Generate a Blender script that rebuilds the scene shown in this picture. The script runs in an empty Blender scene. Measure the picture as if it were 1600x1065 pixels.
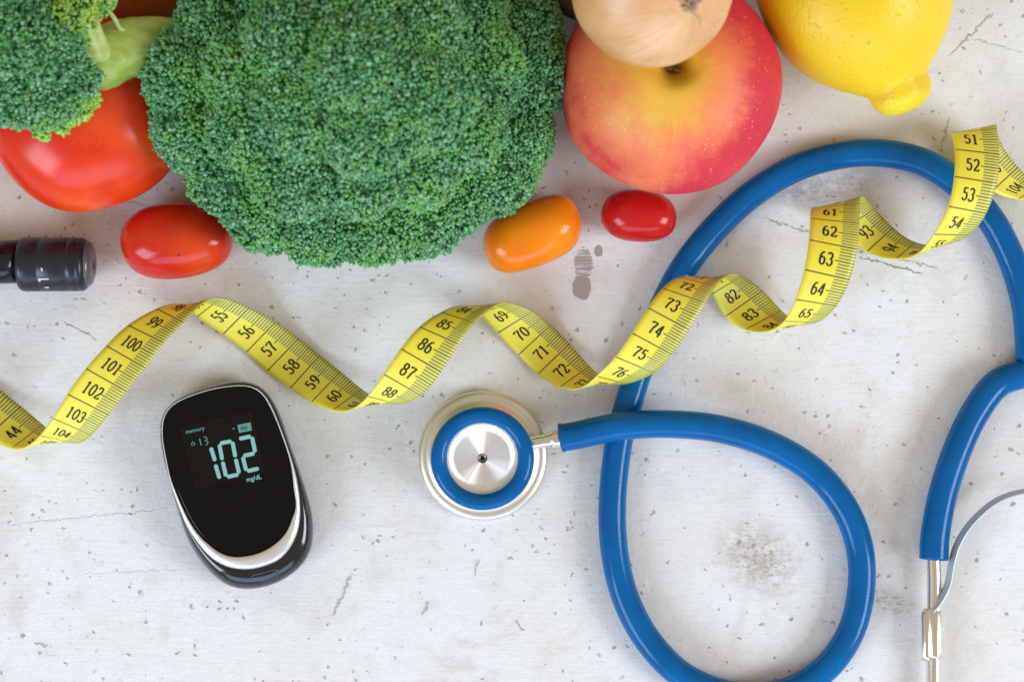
import bpy, math, random
import numpy as np
from mathutils import Vector, Matrix, noise as mnoise

# ------------------------------------------------------------------ scale
# one unit U is 0.22 mm; the camera hangs HC units (0.704 m) above the table
U = 0.00022
HC = 3200.0
def W(u, v, z=0.0):
    """point at height z on the sight line of picture place u, v (metres)"""
    k = (HC - z) / HC
    return Vector(((u - 800.0) * k * U, -(v - 532.5) * k * U, z * U))
def KZ(z): return (HC - z) / HC

scene = bpy.context.scene
# ------------------------------------------------------------------ camera
cam_d = bpy.data.cameras.new('camera'); cam = bpy.data.objects.new('camera', cam_d)
scene.collection.objects.link(cam); scene.camera = cam
cam.location = (0, 0, HC * U)
cam_d.sensor_width = 36.0; cam_d.lens = 72.0
cam_d.clip_start = 0.01; cam_d.clip_end = 50
cam_d.dof.use_dof = True; cam_d.dof.focus_distance = (HC - 45) * U; cam_d.dof.aperture_fstop = 10.0
# ------------------------------------------------------------------ world and lamps
world = bpy.data.worlds.new('World'); scene.world = world; world.use_nodes = True
bg = world.node_tree.nodes['Background']
bg.inputs['Color'].default_value = (1.0, 0.84, 0.66, 1); bg.inputs['Strength'].default_value = 0.50
def area(name, loc, sx, sy, energy, col):
    l = bpy.data.lights.new(name, 'AREA'); l.shape = 'RECTANGLE'; l.size = sx; l.size_y = sy
    l.energy = energy; l.color = col
    o = bpy.data.objects.new(name, l); scene.collection.objects.link(o)
    o.location = loc
    o.rotation_euler = (Vector((0, 0.02, 0)) - Vector(loc)).to_track_quat('-Z', 'Y').to_euler()
    return o
area('window_light_west', (-1.25, -1.05, 1.0), 0.9, 0.8, 21.5, (0.66, 0.82, 1.0))
area('window_light_east', (1.5, -0.45, 1.05), 0.8, 0.7, 22.0, (0.84, 0.92, 1.0))
area('window_light_south', (0.05, -1.95, 0.80), 2.4, 0.9, 21.0, (0.38, 0.64, 1.0))
scene.view_settings.view_transform = 'Standard'; scene.view_settings.look = 'None'
scene.view_settings.exposure = 0.0; scene.view_settings.gamma = 1.0
try: scene.view_settings.use_curve_mapping = False
except Exception: pass

# ------------------------------------------------------------------ object helpers
def obj(name, verts, faces, mats, parent=None, smooth=True, midx=None):
    """link one mesh; world-space verts are stored relative to the parent's place"""
    v = np.asarray(verts, dtype=np.float64).reshape(-1, 3)
    if parent is not None: v = v - np.array(parent_loc(parent))
    me = bpy.data.meshes.new(name)
    me.from_pydata(v.tolist(), [], faces if isinstance(faces, list) else faces.tolist())
    if not isinstance(mats, (list, tuple)): mats = [mats]
    for m in mats: me.materials.append(m)
    if midx is not None: me.polygons.foreach_set('material_index', np.asarray(midx, dtype=np.int32))
    me.polygons.foreach_set('use_smooth', np.full(len(me.polygons), smooth, dtype=bool))
    me.update()
    o = bpy.data.objects.new(name, me); scene.collection.objects.link(o)
    if parent is not None: o.parent = parent
    return o
def parent_loc(p):
    l = Vector(p.location)
    while p.parent is not None:
        p = p.parent; l = l + Vector(p.location)
    return l
def thing(name, loc, label, cat, group=None):
    o = bpy.data.objects.new(name, None); scene.collection.objects.link(o)
    o.empty_display_size = 0.01
    o.location = loc; o['label'] = label; o['category'] = cat
    if group: o['group'] = group
    return o
def tag(o, label, cat, group=None):
    o['label'] = label; o['category'] = cat
    if group: o['group'] = group
def recenter(o, loc):
    """move a top-level mesh's origin to loc without moving the mesh"""
    o.data.transform(Matrix.Translation(-Vector(loc))); o.location = loc

def catmull(pts, n):
    P = np.asarray(pts, float)
    P = np.vstack([2 * P[0] - P[1], P, 2 * P[-1] - P[-2]])
    out = []
    for i in range(1, len(P) - 2):
        a, b, c, d = P[i - 1], P[i], P[i + 1], P[i + 2]
        for j in range(n):
            t = j / n
            out.append(0.5 * (2 * b + (c - a) * t + (2 * a - 5 * b + 4 * c - d) * t * t + (3 * b - a - 3 * c + d) * t ** 3))
    out.append(P[-2]); return np.array(out)
def tube(path, rad, seg=24, cap=True, hollow=0.0):
    """round tube along world points; rad scalar or per point"""
    path = np.asarray(path, float); n = len(path)
    rad = np.full(n, rad) if np.isscalar(rad) else np.asarray(rad)
    T = np.gradient(path, axis=0); T /= np.linalg.norm(T, axis=1)[:, None]
    up = np.array([0, 0, 1.0])
    if abs(T[0] @ up) > 0.9: up = np.array([0, 1.0, 0])
    N = up - T[0] * (up @ T[0]); N /= np.linalg.norm(N)
    V = []; 
    for i in range(n):
        N = N - T[i] * (N @ T[i]); N /= np.linalg.norm(N); B = np.cross(T[i], N)
        for k in range(seg):
            a = 2 * math.pi * k / seg
            V.append(path[i] + rad[i] * (math.cos(a) * N + math.sin(a) * B))
    F = [[i * seg + k, i * seg + (k + 1) % seg, (i + 1) * seg + (k + 1) % seg, (i + 1) * seg + k] for i in range(n - 1) for k in range(seg)]
    if cap:
        F.append(list(range(seg))[::-1]); F.append([(n - 1) * seg + k for k in range(seg)])
    return V, F
def lathe(profile, seg=64, M=None, cap=False):
    """profile list of (radius, height) -> rings about z; M maps to world"""
    V = []; F = []
    for r, h in profile:
        for k in range(seg):
            a = 2 * math.pi * k / seg
            V.append((r * math.cos(a), r * math.sin(a), h))
    for i in range(len(profile) - 1):
        for k in range(seg):
            F.append([i * seg + k, i * seg + (k + 1) % seg, (i + 1) * seg + (k + 1) % seg, (i + 1) * seg + k])
    if cap:
        F.append(list(range(seg))[::-1]); F.append([(len(profile) - 1) * seg + k for k in range(seg)])
    if M is not None: V = [tuple(M @ Vector(v)) for v in V]
    return V, F
def merge(*vf):
    V = []; F = []
    for v, f in vf:
        o = len(V); V += list(v); F += [[i + o for i in q] for q in f]
    return V, F

# ------------------------------------------------------------------ material helpers
def mat(name, col=(0.5, 0.5, 0.5), rough=0.5, **kw):
    m = bpy.data.materials.new(name); m.use_nodes = True
    p = m.node_tree.nodes['Principled BSDF']
    p.inputs['Base Color'].default_value = (*col, 1); p.inputs['Roughness'].default_value = rough
    for k, v in kw.items():
        key = k.replace('_', ' ').title().replace('Ior', 'IOR')
        p.inputs[key].default_value = v
    return m
class NT:
    def __init__(s, m): s.t = m.node_tree; s.n = s.t.nodes; s.l = s.t.links; s.p = s.n['Principled BSDF']
    def node(s, typ, **kw):
        x = s.n.new(typ)
        for k, v in kw.items(): setattr(x, k, v)
        return x
    def set(s, sock, v):
        if hasattr(v, 'is_output') or isinstance(v, bpy.types.NodeSocket): s.l.new(v, sock)
        elif isinstance(v, (tuple, list)) and len(v) == 3 and sock.type == 'RGBA': sock.default_value = (*v, 1)
        else: sock.default_value = v
    def math(s, op, a, b=0.0, c=None, clamp=False):
        x = s.node('ShaderNodeMath', operation=op, use_clamp=clamp)
        s.set(x.inputs[0], a); s.set(x.inputs[1], b)
        if c is not None: s.set(x.inputs[2], c)
        return x.outputs[0]
    def mix(s, f, a, b, blend='MIX'):
        x = s.node('ShaderNodeMix', data_type='RGBA', blend_type=blend)
        s.set(x.inputs[0], f); s.set(x.inputs[6], a); s.set(x.inputs[7], b); return x.outputs[2]
    def ramp(s, f, lo, hi, a=0.0, b=1.0):
        x = s.node('ShaderNodeMapRange', interpolation_type='SMOOTHSTEP')
        s.set(x.inputs[0], f); s.set(x.inputs[1], lo); s.set(x.inputs[2], hi); s.set(x.inputs[3], a); s.set(x.inputs[4], b); return x.outputs[0]
    def noise(s, vec, scale, detail=2.0, rough=0.5, dist=0.0):
        x = s.node('ShaderNodeTexNoise')
        s.set(x.inputs['Vector'], vec); s.set(x.inputs['Scale'], scale); s.set(x.inputs['Detail'], detail)
        s.set(x.inputs['Roughness'], rough); s.set(x.inputs['Distortion'], dist); return x.outputs[0], x.outputs[1]
    def voro(s, vec, scale, feature='F1'):
        x = s.node('ShaderNodeTexVoronoi', feature=feature)
        s.set(x.inputs['Vector'], vec); s.set(x.inputs['Scale'], scale); return x
    def obj(s): return s.node('ShaderNodeTexCoord').outputs['Object']
    def mapping(s, vec, loc=(0, 0, 0), rot=(0, 0, 0), sc=(1, 1, 1), typ='POINT'):
        x = s.node('ShaderNodeMapping', vector_type=typ)
        s.set(x.inputs['Vector'], vec); x.inputs['Location'].default_value = loc
        x.inputs['Rotation'].default_value = rot; x.inputs['Scale'].default_value = sc; return x.outputs[0]
    def sep(s, vec):
        x = s.node('ShaderNodeSeparateXYZ'); s.set(x.inputs[0], vec); return x.outputs
    def bump(s, h, strength=0.3, dist=0.0005):
        x = s.node('ShaderNodeBump'); s.set(x.inputs['Height'], h)
        x.inputs['Strength'].default_value = strength; x.inputs['Distance'].default_value = dist
        s.l.new(x.outputs[0], s.p.inputs['Normal']); return x
    def col(s, c): s.set(s.p.inputs['Base Color'], c)

# ------------------------------------------------------------------ the tabletop
def make_table():
    m = mat('white_painted_wood', (0.78, 0.77, 0.76), 0.55)
    t = NT(m); o = t.obj()
    warm, _ = t.noise(o, 9.0, 3.0, 0.55)
    c = t.mix(t.ramp(warm, 0.42, 0.68), (0.80, 0.80, 0.815), (0.765, 0.735, 0.70))
    mott, _ = t.noise(o, 70.0, 4.0, 0.6)
    c = t.mix(t.ramp(mott, 0.50, 0.75, 0, 0.35), c, (0.60, 0.575, 0.55))
    brush = t.mapping(o, rot=(0, 0, 0.12), sc=(60, 900, 1))
    br, _ = t.noise(brush, 1.0, 3.0, 0.6)
    c = t.mix(t.ramp(br, 0.45, 0.8, 0, 0.12), c, (0.58, 0.56, 0.55))
    brush2 = t.mapping(o, rot=(0, 0, 0.05), sc=(700, 45, 1))
    br2, _ = t.noise(brush2, 1.0, 3.0, 0.6)
    c = t.mix(t.ramp(br2, 0.5, 0.85, 0, 0.16), c, (0.58, 0.56, 0.55))
    pl, _ = t.noise(o, 210.0, 5.0, 0.65, 0.6)
    c = t.mix(t.ramp(pl, 0.52, 0.72, 0, 0.30), c, (0.62, 0.60, 0.585))
    sm, _ = t.noise(t.mapping(o, loc=(3, 5, 0)), 17.0, 5.0, 0.62, 0.8)
    c = t.mix(t.ramp(sm, 0.53, 0.72, 0, 0.50), c, (0.60, 0.515, 0.43))
    # where chips gather
    cl, _ = t.noise(o, 13.0, 2.0, 0.5)
    wob, wobc = t.noise(o, 420.0, 2.0, 0.6)
    add = t.node('ShaderNodeVectorMath', operation='MULTIPLY_ADD')
    t.set(add.inputs[0], wobc); add.inputs[1].default_value = (0.0036,) * 3; t.set(add.inputs[2], o)
    ow = add.outputs[0]
    chips = None
    for sc, size, dens, loc in ((52, 0.045, 0.6, (0, 0, 0)), (95, 0.065, 0.7, (3, 1, 0)), (190, 0.13, 0.85, (7, 2, 0)), (330, 0.22, 0.95, (11, 5, 0))):
        mv = t.mapping(ow, loc=loc, sc=(1.0, 1.12, 1))
        sx = t.node('ShaderNodeSeparateXYZ'); t.set(sx.inputs[0], mv)
        cb = t.node('ShaderNodeCombineXYZ'); t.set(cb.inputs[0], sx.outputs[0]); t.set(cb.inputs[1], sx.outputs[1])
        v = t.voro(cb.outputs[0], sc)
        rnd = t.sep(v.outputs['Color'])
        rad = t.math('MULTIPLY', rnd[1], size)
        inside = t.ramp(t.math('SUBTRACT', v.outputs['Distance'], rad), 0.035, 0.0)
        thr = t.math('MULTIPLY', t.ramp(cl, 0.28, 0.62, 0.18, 1.0), dens)
        on = t.math('LESS_THAN', rnd[0], thr)
        mk = t.math('MULTIPLY', t.math('MULTIPLY', inside, on), t.math('MULTIPLY', t.ramp(rnd[2], 0, 1, 0.2, 0.95), t.ramp(wob, 0.36, 0.52, 0.35, 1.0)))
        chips = mk if chips is None else t.math('MAXIMUM', chips, mk)
    flat = t.node('ShaderNodeSeparateXYZ'); t.set(flat.inputs[0], o)
    def spot(u, v, rx, ry, rot=0.0):
        p = W(u, v)
        x = t.mapping(o, loc=p, rot=(0, 0, rot), sc=(rx * U, ry * U, 1), typ='TEXTURE')
        s = t.sep(x)
        d = t.math('SQRT', t.math('ADD', t.math('MULTIPLY', s[0], s[0]), t.math('MULTIPLY', s[1], s[1])))
        return d
    worn, _ = t.noise(t.mapping(o, sc=(1, 1.8, 1)), 520.0, 5.0, 0.7)
    # soft worn places where the wood shows faintly through
    wear = None
    for (u, v, rx, ry, rot, lo) in ((1185, 872, 85, 60, -0.5, 0.50), (1392, 940, 48, 26, -0.3, 0.50), (1290, 300, 120, 38, 0.1, 0.53),
                                    (128, 372, 40, 55, 0, 0.56), (905, 415, 55, 75, 0, 0.57), (1330, 960, 30, 40, 0, 0.56), (560, 990, 60, 40, 0, 0.60),
                                    (830, 960, 70, 45, 0, 0.60), (1500, 470, 60, 60, 0, 0.6), (60, 200, 90, 90, 0, 0.6)):
        mk = t.math('MULTIPLY', t.ramp(spot(u, v, rx, ry, rot), 1.0, 0.15), t.ramp(worn, lo, lo + 0.13))
        wear = mk if wear is None else t.math('MAXIMUM', wear, mk)
    # the bare knot: a round patch with streaks above it
    edge = t.math('MULTIPLY', t.math('SUBTRACT', worn, 0.5), 1.1)
    k1 = t.ramp(t.math('ADD', spot(909, 448, 15, 19), edge), 1.05, 0.85)
    st, _ = t.noise(t.mapping(o, rot=(0, 0, 0.15), sc=(120, 1300, 1)), 1.0, 3.0, 0.6)
    k2 = t.math('MULTIPLY', t.ramp(t.math('ADD', spot(911, 412, 14, 24), edge), 1.1, 0.9), t.ramp(st, 0.30, 0.62))
    k3 = t.ramp(t.math('ADD', spot(935, 392, 7, 9), edge), 1.05, 0.85)
    knot = t.math('MAXIMUM', t.math('MAXIMUM', k1, k2), k3)
    # hairline cracks: u0,v0 -> u1,v1, half width
    cr = None
    for (u0, v0, u1, v1, hw, a) in ((1188, 338, 1290, 372, 1.5, 0.6), (1336, 398, 1452, 430, 1.6, 0.9), (1400, 402, 1470, 420, 1.2, 0.6), (1556, 15, 1478, 92, 2.0, 0.5),
                                    (1512, 58, 1600, 84, 1.2, 0.35), (1484, 180, 1470, 232, 1.8, 0.5), (552, 888, 518, 965, 2.2, 0.55),
                                    (668, 938, 660, 962, 2.6, 0.5), (748, 870, 741, 900, 1.3, 0.4), (5, 820, 270, 792, 1.2, 0.28), (95, 500, 155, 530, 1.6, 0.6),
                                    (110, 895, 300, 888, 1.2, 0.2), (806, 966, 818, 985, 1.6, 0.7), (150, 300, 260, 330, 1.3, 0.3), (55, 1003, 74, 1007, 1.6, 0.6)):
        a0 = W(u0, v0); a1 = W(u1, v1); d = a1 - a0; mid = (a0 + a1) / 2
        x = t.mapping(ow, loc=(mid.x + 0.0018, mid.y + 0.0018, 0), rot=(0, 0, math.atan2(d.y, d.x)), sc=(d.length / 2, hw * U, 1), typ='TEXTURE')
        s = t.sep(x)
        mk = t.math('MULTIPLY', t.ramp(t.math('ABSOLUTE', s[0]), 1.0, 0.7), t.ramp(t.math('ABSOLUTE', s[1]), 1.5, 0.3))
        mk = t.math('MULTIPLY', mk, t.math('MULTIPLY', t.ramp(worn, 0.38, 0.5), a))
        cr = mk if cr is None else t.math('MAXIMUM', cr, mk)
    stain = t.math('MAXIMUM', t.ramp(spot(1185, 872, 95, 75, -0.5), 1.1, 0.0, 0, 0.8), t.math('MAXIMUM', t.ramp(spot(1392, 940, 55, 34, -0.3), 1.1, 0.0, 0, 0.6), t.ramp(spot(1270, 290, 150, 50, 0.1), 1.1, 0.0, 0, 0.6)))
    fine, _ = t.noise(o, 260.0, 5.0, 0.7)
    c = t.mix(t.math('MULTIPLY', stain, t.ramp(fine, 0.34, 0.62, 0, 1.0)), c, (0.43, 0.37, 0.32))
    c = t.mix(t.math('MULTIPLY', wear, 0.85), c, (0.33, 0.26, 0.21))
    c = t.mix(t.math('MULTIPLY', chips, 0.72), c, (0.27, 0.215, 0.19))
    c = t.mix(t.math('MULTIPLY', knot, 0.85), c, (0.34, 0.27, 0.235))
    c = t.mix(t.math('MULTIPLY', cr, 0.8), c, (0.20, 0.165, 0.16))
    t.col(c)
    hgt = t.math('SUBTRACT', t.math('ADD', t.math('MULTIPLY', br, 0.3), t.math('ADD', t.math('MULTIPLY', pl, 0.9), t.math('MULTIPLY', mott, 0.5))),
                 t.math('ADD', t.math('MULTIPLY', chips, 0.8), t.math('ADD', t.math('MULTIPLY', knot, 0.8), t.math('MULTIPLY', cr, 1.2))))
    t.bump(hgt, 0.75, 0.0005)
    # thick slab with a rounded edge
    hx, hy, th, r = 0.62, 0.46, 0.034, 0.004
    prof = [(0, 0.0)] + [(r - r * math.cos(a), r * math.sin(a)) for a in np.linspace(0, math.pi / 2, 5)][0:0]
    V = []; F = []
    rings = [(-r, 0.0), (-r * 0.62, -r * 0.08), (-r * 0.29, -r * 0.29), (-r * 0.08, -r * 0.62), (0, -r), (0, -th)]
    for e, z in rings:
        V += [(-hx - e, -hy - e, z), (hx + e, -hy - e, z), (hx + e, hy + e, z), (-hx - e, hy + e, z)]
    F.append([0, 1, 2, 3])
    for i in range(len(rings) - 1):
        for k in range(4):
            F.append([i * 4 + k, (i + 1) * 4 + k, (i + 1) * 4 + (k + 1) % 4, i * 4 + (k + 1) % 4])
    F.append([len(V) - 1, len(V) - 2, len(V) - 3, len(V) - 4])
    o = obj('tabletop', V, F, m, smooth=False); o['kind'] = 'structure'
make_table()
# ------------------------------------------------------------------ broccoli
def ico(sub):
    import bmesh
    bm = bmesh.new(); bmesh.ops.create_icosphere(bm, subdivisions=sub, radius=1.0)
    v = np.array([x.co[:] for x in bm.verts]); f = np.array([[q.index for q in x.verts] for x in bm.faces]); bm.free()
    return v, f
ICO1 = ico(1); ICO2 = ico(2); ICO3 = ico(3); ICO5 = ico(5)
def bud_mat(name, a, b, c, d, yellow=0.12):
    m = mat(name, a, 0.5); t = NT(m)
    g = t.node('ShaderNodeNewGeometry'); r = g.outputs['Random Per Island']
    o = t.obj()
    n1, _ = t.noise(o, 45.0, 3.0, 0.55)
    n2, _ = t.noise(o, 160.0, 2.0, 0.5)
    c1 = t.mix(t.ramp(n1, 0.35, 0.65), a, b)
    c1 = t.mix(t.ramp(r, 0.55, 0.95, 0, 0.95), c1, c)
    hot = t.math('ADD', t.math('MULTIPLY', t.ramp(n2, 0.50, 0.72), 0.65), t.math('MULTIPLY', t.ramp(n1, 0.48, 0.7), 0.35))
    pick = t.math('LESS_THAN', t.math('FRACT', t.math('MULTIPLY', r, 17.31)), t.math('ADD', t.math('MULTIPLY', hot, 0.75), yellow * 0.3))
    c1 = t.mix(t.math('MULTIPLY', pick, 0.6), c1, d)
    t.col(c1)
    t.p.inputs['Specular IOR Level'].default_value = 0.5
    t.p.inputs['Subsurface Weight'].default_value = 0.0
    return m
M_BUD = bud_mat('broccoli_bud_green', (0.068, 0.245, 0.100), (0.110, 0.335, 0.078), (0.250, 0.485, 0.280), (0.200, 0.480, 0.060), 0.1)
M_BUDL = bud_mat('broccoli_bud_yellow_green', (0.17, 0.42, 0.06), (0.26, 0.52, 0.07), (0.36, 0.60, 0.14), (0.55, 0.68, 0.10), 0.6)
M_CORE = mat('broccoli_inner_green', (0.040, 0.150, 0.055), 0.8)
def stalk_mat(name, a, b):
    m = mat(name, a, 0.42); t = NT(m); o = t.obj()
    n, _ = t.noise(t.mapping(o, sc=(1, 3, 3)), 90.0, 4.0, 0.6)
    n2, _ = t.noise(o, 25.0, 2.0, 0.5)
    c = t.mix(t.ramp(n, 0.35, 0.7), a, b); c = t.mix(t.ramp(n2, 0.45, 0.7, 0, 0.6), c, (0.16, 0.27, 0.07)); t.col(c)
    t.bump(n, 0.4, 0.0006); t.p.inputs['Subsurface Weight'].default_value = 0.15; t.p.inputs['Subsurface Scale'].default_value = 0.003
    t.p.inputs['Subsurface Radius'].default_value = (0.6, 1.0, 0.2)
    return m
M_STALK = stalk_mat('broccoli_stalk', (0.34, 0.48, 0.06), (0.52, 0.62, 0.15))
rng = np.random.default_rng(7)
def floret(lobe, others, ccen, parent, budmat, spacing=4.7, br=2.75, squash=1.0, minz=8):
    """a domed floret head: dark core thickly set with tiny buds"""
    c = np.array(lobe[:3]); R = lobe[3]
    n = int(4 * math.pi * R * R / (spacing * spacing * 0.80))
    i = np.arange(n) + 0.5
    ph = np.arccos(1 - 2 * i / n); th = math.pi * (1 + 5 ** 0.5) * i + rng.uniform(0, 6)
    d = np.stack([np.cos(th) * np.sin(ph), np.sin(th) * np.sin(ph), np.cos(ph)], 1)
    d += rng.normal(0, 0.30 * spacing / R, d.shape); d /= np.linalg.norm(d, axis=1)[:, None]
    nz = np.array([mnoise.noise(Vector((c + q * R) * 0.034)) * 6.0 + mnoise.noise(Vector((c + q * R) * 0.085)) * 7.0 + mnoise.noise(Vector((c + q * R) * 0.17)) * 4.0 for q in d])
    p = c + d * (R + nz + rng.normal(0, 1.1, n))[:, None]
    keep = np.ones(n, bool)
    for o in others:
        if o is lobe: continue
        keep &= np.linalg.norm(p - np.array(o[:3]), axis=1) > o[3] - 3.0
    out = c - np.array(ccen); out = out / max(np.linalg.norm(out), 1e-6)
    keep &= (d @ out > -0.45) | (d[:, 2] > 0.25)
    keep &= p[:, 2] > minz
    gap = np.array([mnoise.noise(Vector(q * 0.055 + np.array([9, 3, 1]))) for q in p])
    keep &= ~((gap > 0.30) & (rng.random(n) < 0.55))
    p = p[keep]; d = d[keep]; n = len(p)
    iv, if_ = ICO1; nv = len(iv)
    s = br * rng.uniform(0.65, 1.35, n) * np.where(rng.random(n) < 0.05, 1.35, 1.0)
    V = iv[None] * s[:, None, None] + d[:, None, :] * (iv @ np.eye(3))[None, :, 2:3] * 0
    V = V + (V * d[:, None, :]).sum(2, keepdims=True) * d[:, None, :] * 0.35
    V = V + p[:, None, :]
    F = (if_[None] + (np.arange(n) * nv)[:, None, None]).reshape(-1, 3)
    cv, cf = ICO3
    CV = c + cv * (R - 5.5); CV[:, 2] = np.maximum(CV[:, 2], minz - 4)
    allV = np.vstack([V.reshape(-1, 3), CV]) * U
    allF = np.vstack([F, cf + n * nv])
    mi = np.concatenate([np.zeros(len(F), int), np.ones(len(cf), int)])
    return obj('floret', allV, allF, [budmat, M_CORE], parent, True, mi)
def L(u, v, z, r):
    p = W(u, v, z) / U; return (p.x, p.y, p.z, r * KZ(z))
# the big head
big_l = [L(*a) for a in ((300, 118, 215, 76), (312, 195, 195, 74), (366, 262, 165, 76), (420, 322, 140, 70), (497, 338, 130, 74), (580, 338, 130, 74), (652, 326, 130, 76),
        (706, 300, 135, 68), (768, 262, 135, 72), (792, 205, 140, 72), (813, 118, 150, 76), (804, 48, 150, 72), (762, -30, 150, 74), (690, -110, 150, 76), (600, -150, 150, 78), (500, -150, 160, 78),
        (420, -110, 190, 76), (358, -30, 210, 76), (352, 40, 225, 72),
        (395, 110, 268, 84), (400, 200, 245, 82), (470, 262, 225, 84), (560, 262, 228, 84), (645, 245, 230, 86), (715, 195, 232, 84), (735, 105, 240, 86),
        (715, 15, 240, 86), (640, -60, 240, 88), (540, -75, 245, 88), (445, -30, 262, 88), (462, 70, 305, 92), (480, 165, 300, 92), (575, 190, 305, 94), (655, 150, 305, 92), (650, 60, 305, 92), (560, 15, 310, 94), (562, 102, 330, 98))]
big_l = [l if i < 19 else (l[0], l[1], l[2] + (7 if i % 3 == 0 else -5 if i % 3 == 1 else 0), l[3] * (0.93, 0.97, 0.90, 0.95)[i % 4]) for i, l in enumerate(big_l)]
cb = (W(560, 105, 120) / U)
BR = thing('broccoli', W(560, 105, 0), 'large domed dark green broccoli head, the biggest thing on the table', 'broccoli', 'broccoli heads')
for l in big_l: floret(l, big_l, (cb.x, cb.y, cb.z - 60), BR, M_BUD)
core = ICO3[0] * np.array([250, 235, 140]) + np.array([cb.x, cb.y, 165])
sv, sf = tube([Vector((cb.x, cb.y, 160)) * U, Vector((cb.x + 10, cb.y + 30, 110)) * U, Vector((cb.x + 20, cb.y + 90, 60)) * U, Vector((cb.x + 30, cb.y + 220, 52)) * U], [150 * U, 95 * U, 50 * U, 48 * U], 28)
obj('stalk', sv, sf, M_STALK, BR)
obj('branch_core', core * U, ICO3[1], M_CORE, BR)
# the small one at the left
small = [L(*a) for a in ((18, 132, 295, 62), (70, 142, 292, 58), (108, 118, 290, 44), (64, 78, 318, 66), (5, 60, 325, 70), (98, 70, 300, 40), (22, -8, 318, 64), (-52, 110, 300, 62), (-60, 20, 310, 70), (60, -25, 300, 52), (-20, -80, 300, 64))]
sy = [L(*a) for a in ((104, 18, 300, 34), (88, -8, 300, 36), (112, 48, 288, 20), (130, 148, 262, 22), (152, 120, 262, 13), (148, 8, 280, 15), (168, 2, 275, 13), (160, 22, 268, 7), (174, 10, 270, 8), (118, 170, 268, 20), (95, 190, 270, 17), (65, 203, 268, 12), (152, 95, 262, 10), (92, 34, 322, 34), (120, 62, 306, 18), (136, 30, 300, 15), (128, -8, 306, 24), (105, 140, 286, 30))]
BL = thing('broccoli', W(60, 80, 200), 'smaller bright green broccoli piece lying on the big tomato, its pale stalk pointing right', 'broccoli', 'broccoli heads')
sc0 = W(90, 60, 240) / U
for l in small: floret(l, small + sy, (sc0.x, sc0.y, 150), BL, M_BUD, minz=180)
for l in sy: floret(l, small + sy, (sc0.x, sc0.y, 150), BL, M_BUDL, minz=180)
def tp(pts): return catmull([W(*p) for p in pts], 8)
v1 = tube(tp([(60, 60, 255), (105, 78, 248), (150, 88, 238), (200, 76, 222), (236, 68, 200), (300, 72, 165), (350, 85, 130)]),
          np.interp(np.arange(49), [0, 8, 16, 24, 32, 40, 48], [50, 48, 45, 43, 41, 36, 36]) * U, 32)
VV = [Vector(p) + (Vector(p) - Vector(W(150, 80, 240))).normalized() * (mnoise.noise(Vector(p) / U * 0.022) * 9 + abs(mnoise.noise(Vector(p) / U * 0.06)) * 6) * U for p in v1[0]]
obj('stalk', VV, v1[1], M_STALK, BL)
M_STEML = stalk_mat('broccoli_pale_branch', (0.45, 0.58, 0.14), (0.68, 0.72, 0.34))
def branch(pts, r0, r1):
    c = tp(pts); r = np.linspace(r0, r1, len(c)) * U
    return tube(c, r, 16)
for pts, a, b in (([(150, 92, 270), (128, 40, 292), (108, 5, 300), (95, -40, 300)], 22, 17), ([(160, 92, 266), (140, 40, 288), (138, 0, 290), (140, -40, 290)], 18, 11),
                  ([(140, 95, 272), (112, 78, 292), (85, 66, 300)], 22, 14), ([(150, 110, 266), (128, 130, 270), (105, 150, 268)], 20, 12),
                  ([(205, 52, 252), (188, 45, 262), (178, 28, 270), (165, 12, 272)], 4.5, 2.8)):
    v, f = branch(pts, a, b); obj('branch', v, f, M_STEML, BL)

# ------------------------------------------------------------------ fruit and vegetables
def blob(name, u, v, z, a, b, c, rot, mats, parent=None, ex=2.0, tilt=0.0, wob=0.0, seed=0.0):
    """closed smooth body: half axes a (along), b (across), c (up) as seen at height z; ex > 2 gives blunter ends"""
    k = KZ(z); P0 = W(u, v, z) / U
    R = Matrix.Rotation(rot, 3, 'Z') @ Matrix.Rotation(tilt, 3, 'Y')
    V = []
    for q in ICO5[0]:
        x, y, w = q
        rho = math.sqrt(y * y + w * w)
        s = (abs(x) ** ex + rho ** ex) ** (-1 / ex)
        p = Vector((x * s * a * k, y * s * b * k, w * s * c))
        if wob: p *= 1 + wob * mnoise.noise(Vector((x, y, w)) * 1.1 + Vector((seed, 0, 0)))
        V.append((R @ p))
    base = W(u, v, z)
    me = [tuple((Vector(p) * U) + base) for p in V]
    o = obj(name, me, ICO5[1], mats, parent)
    return o
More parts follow.
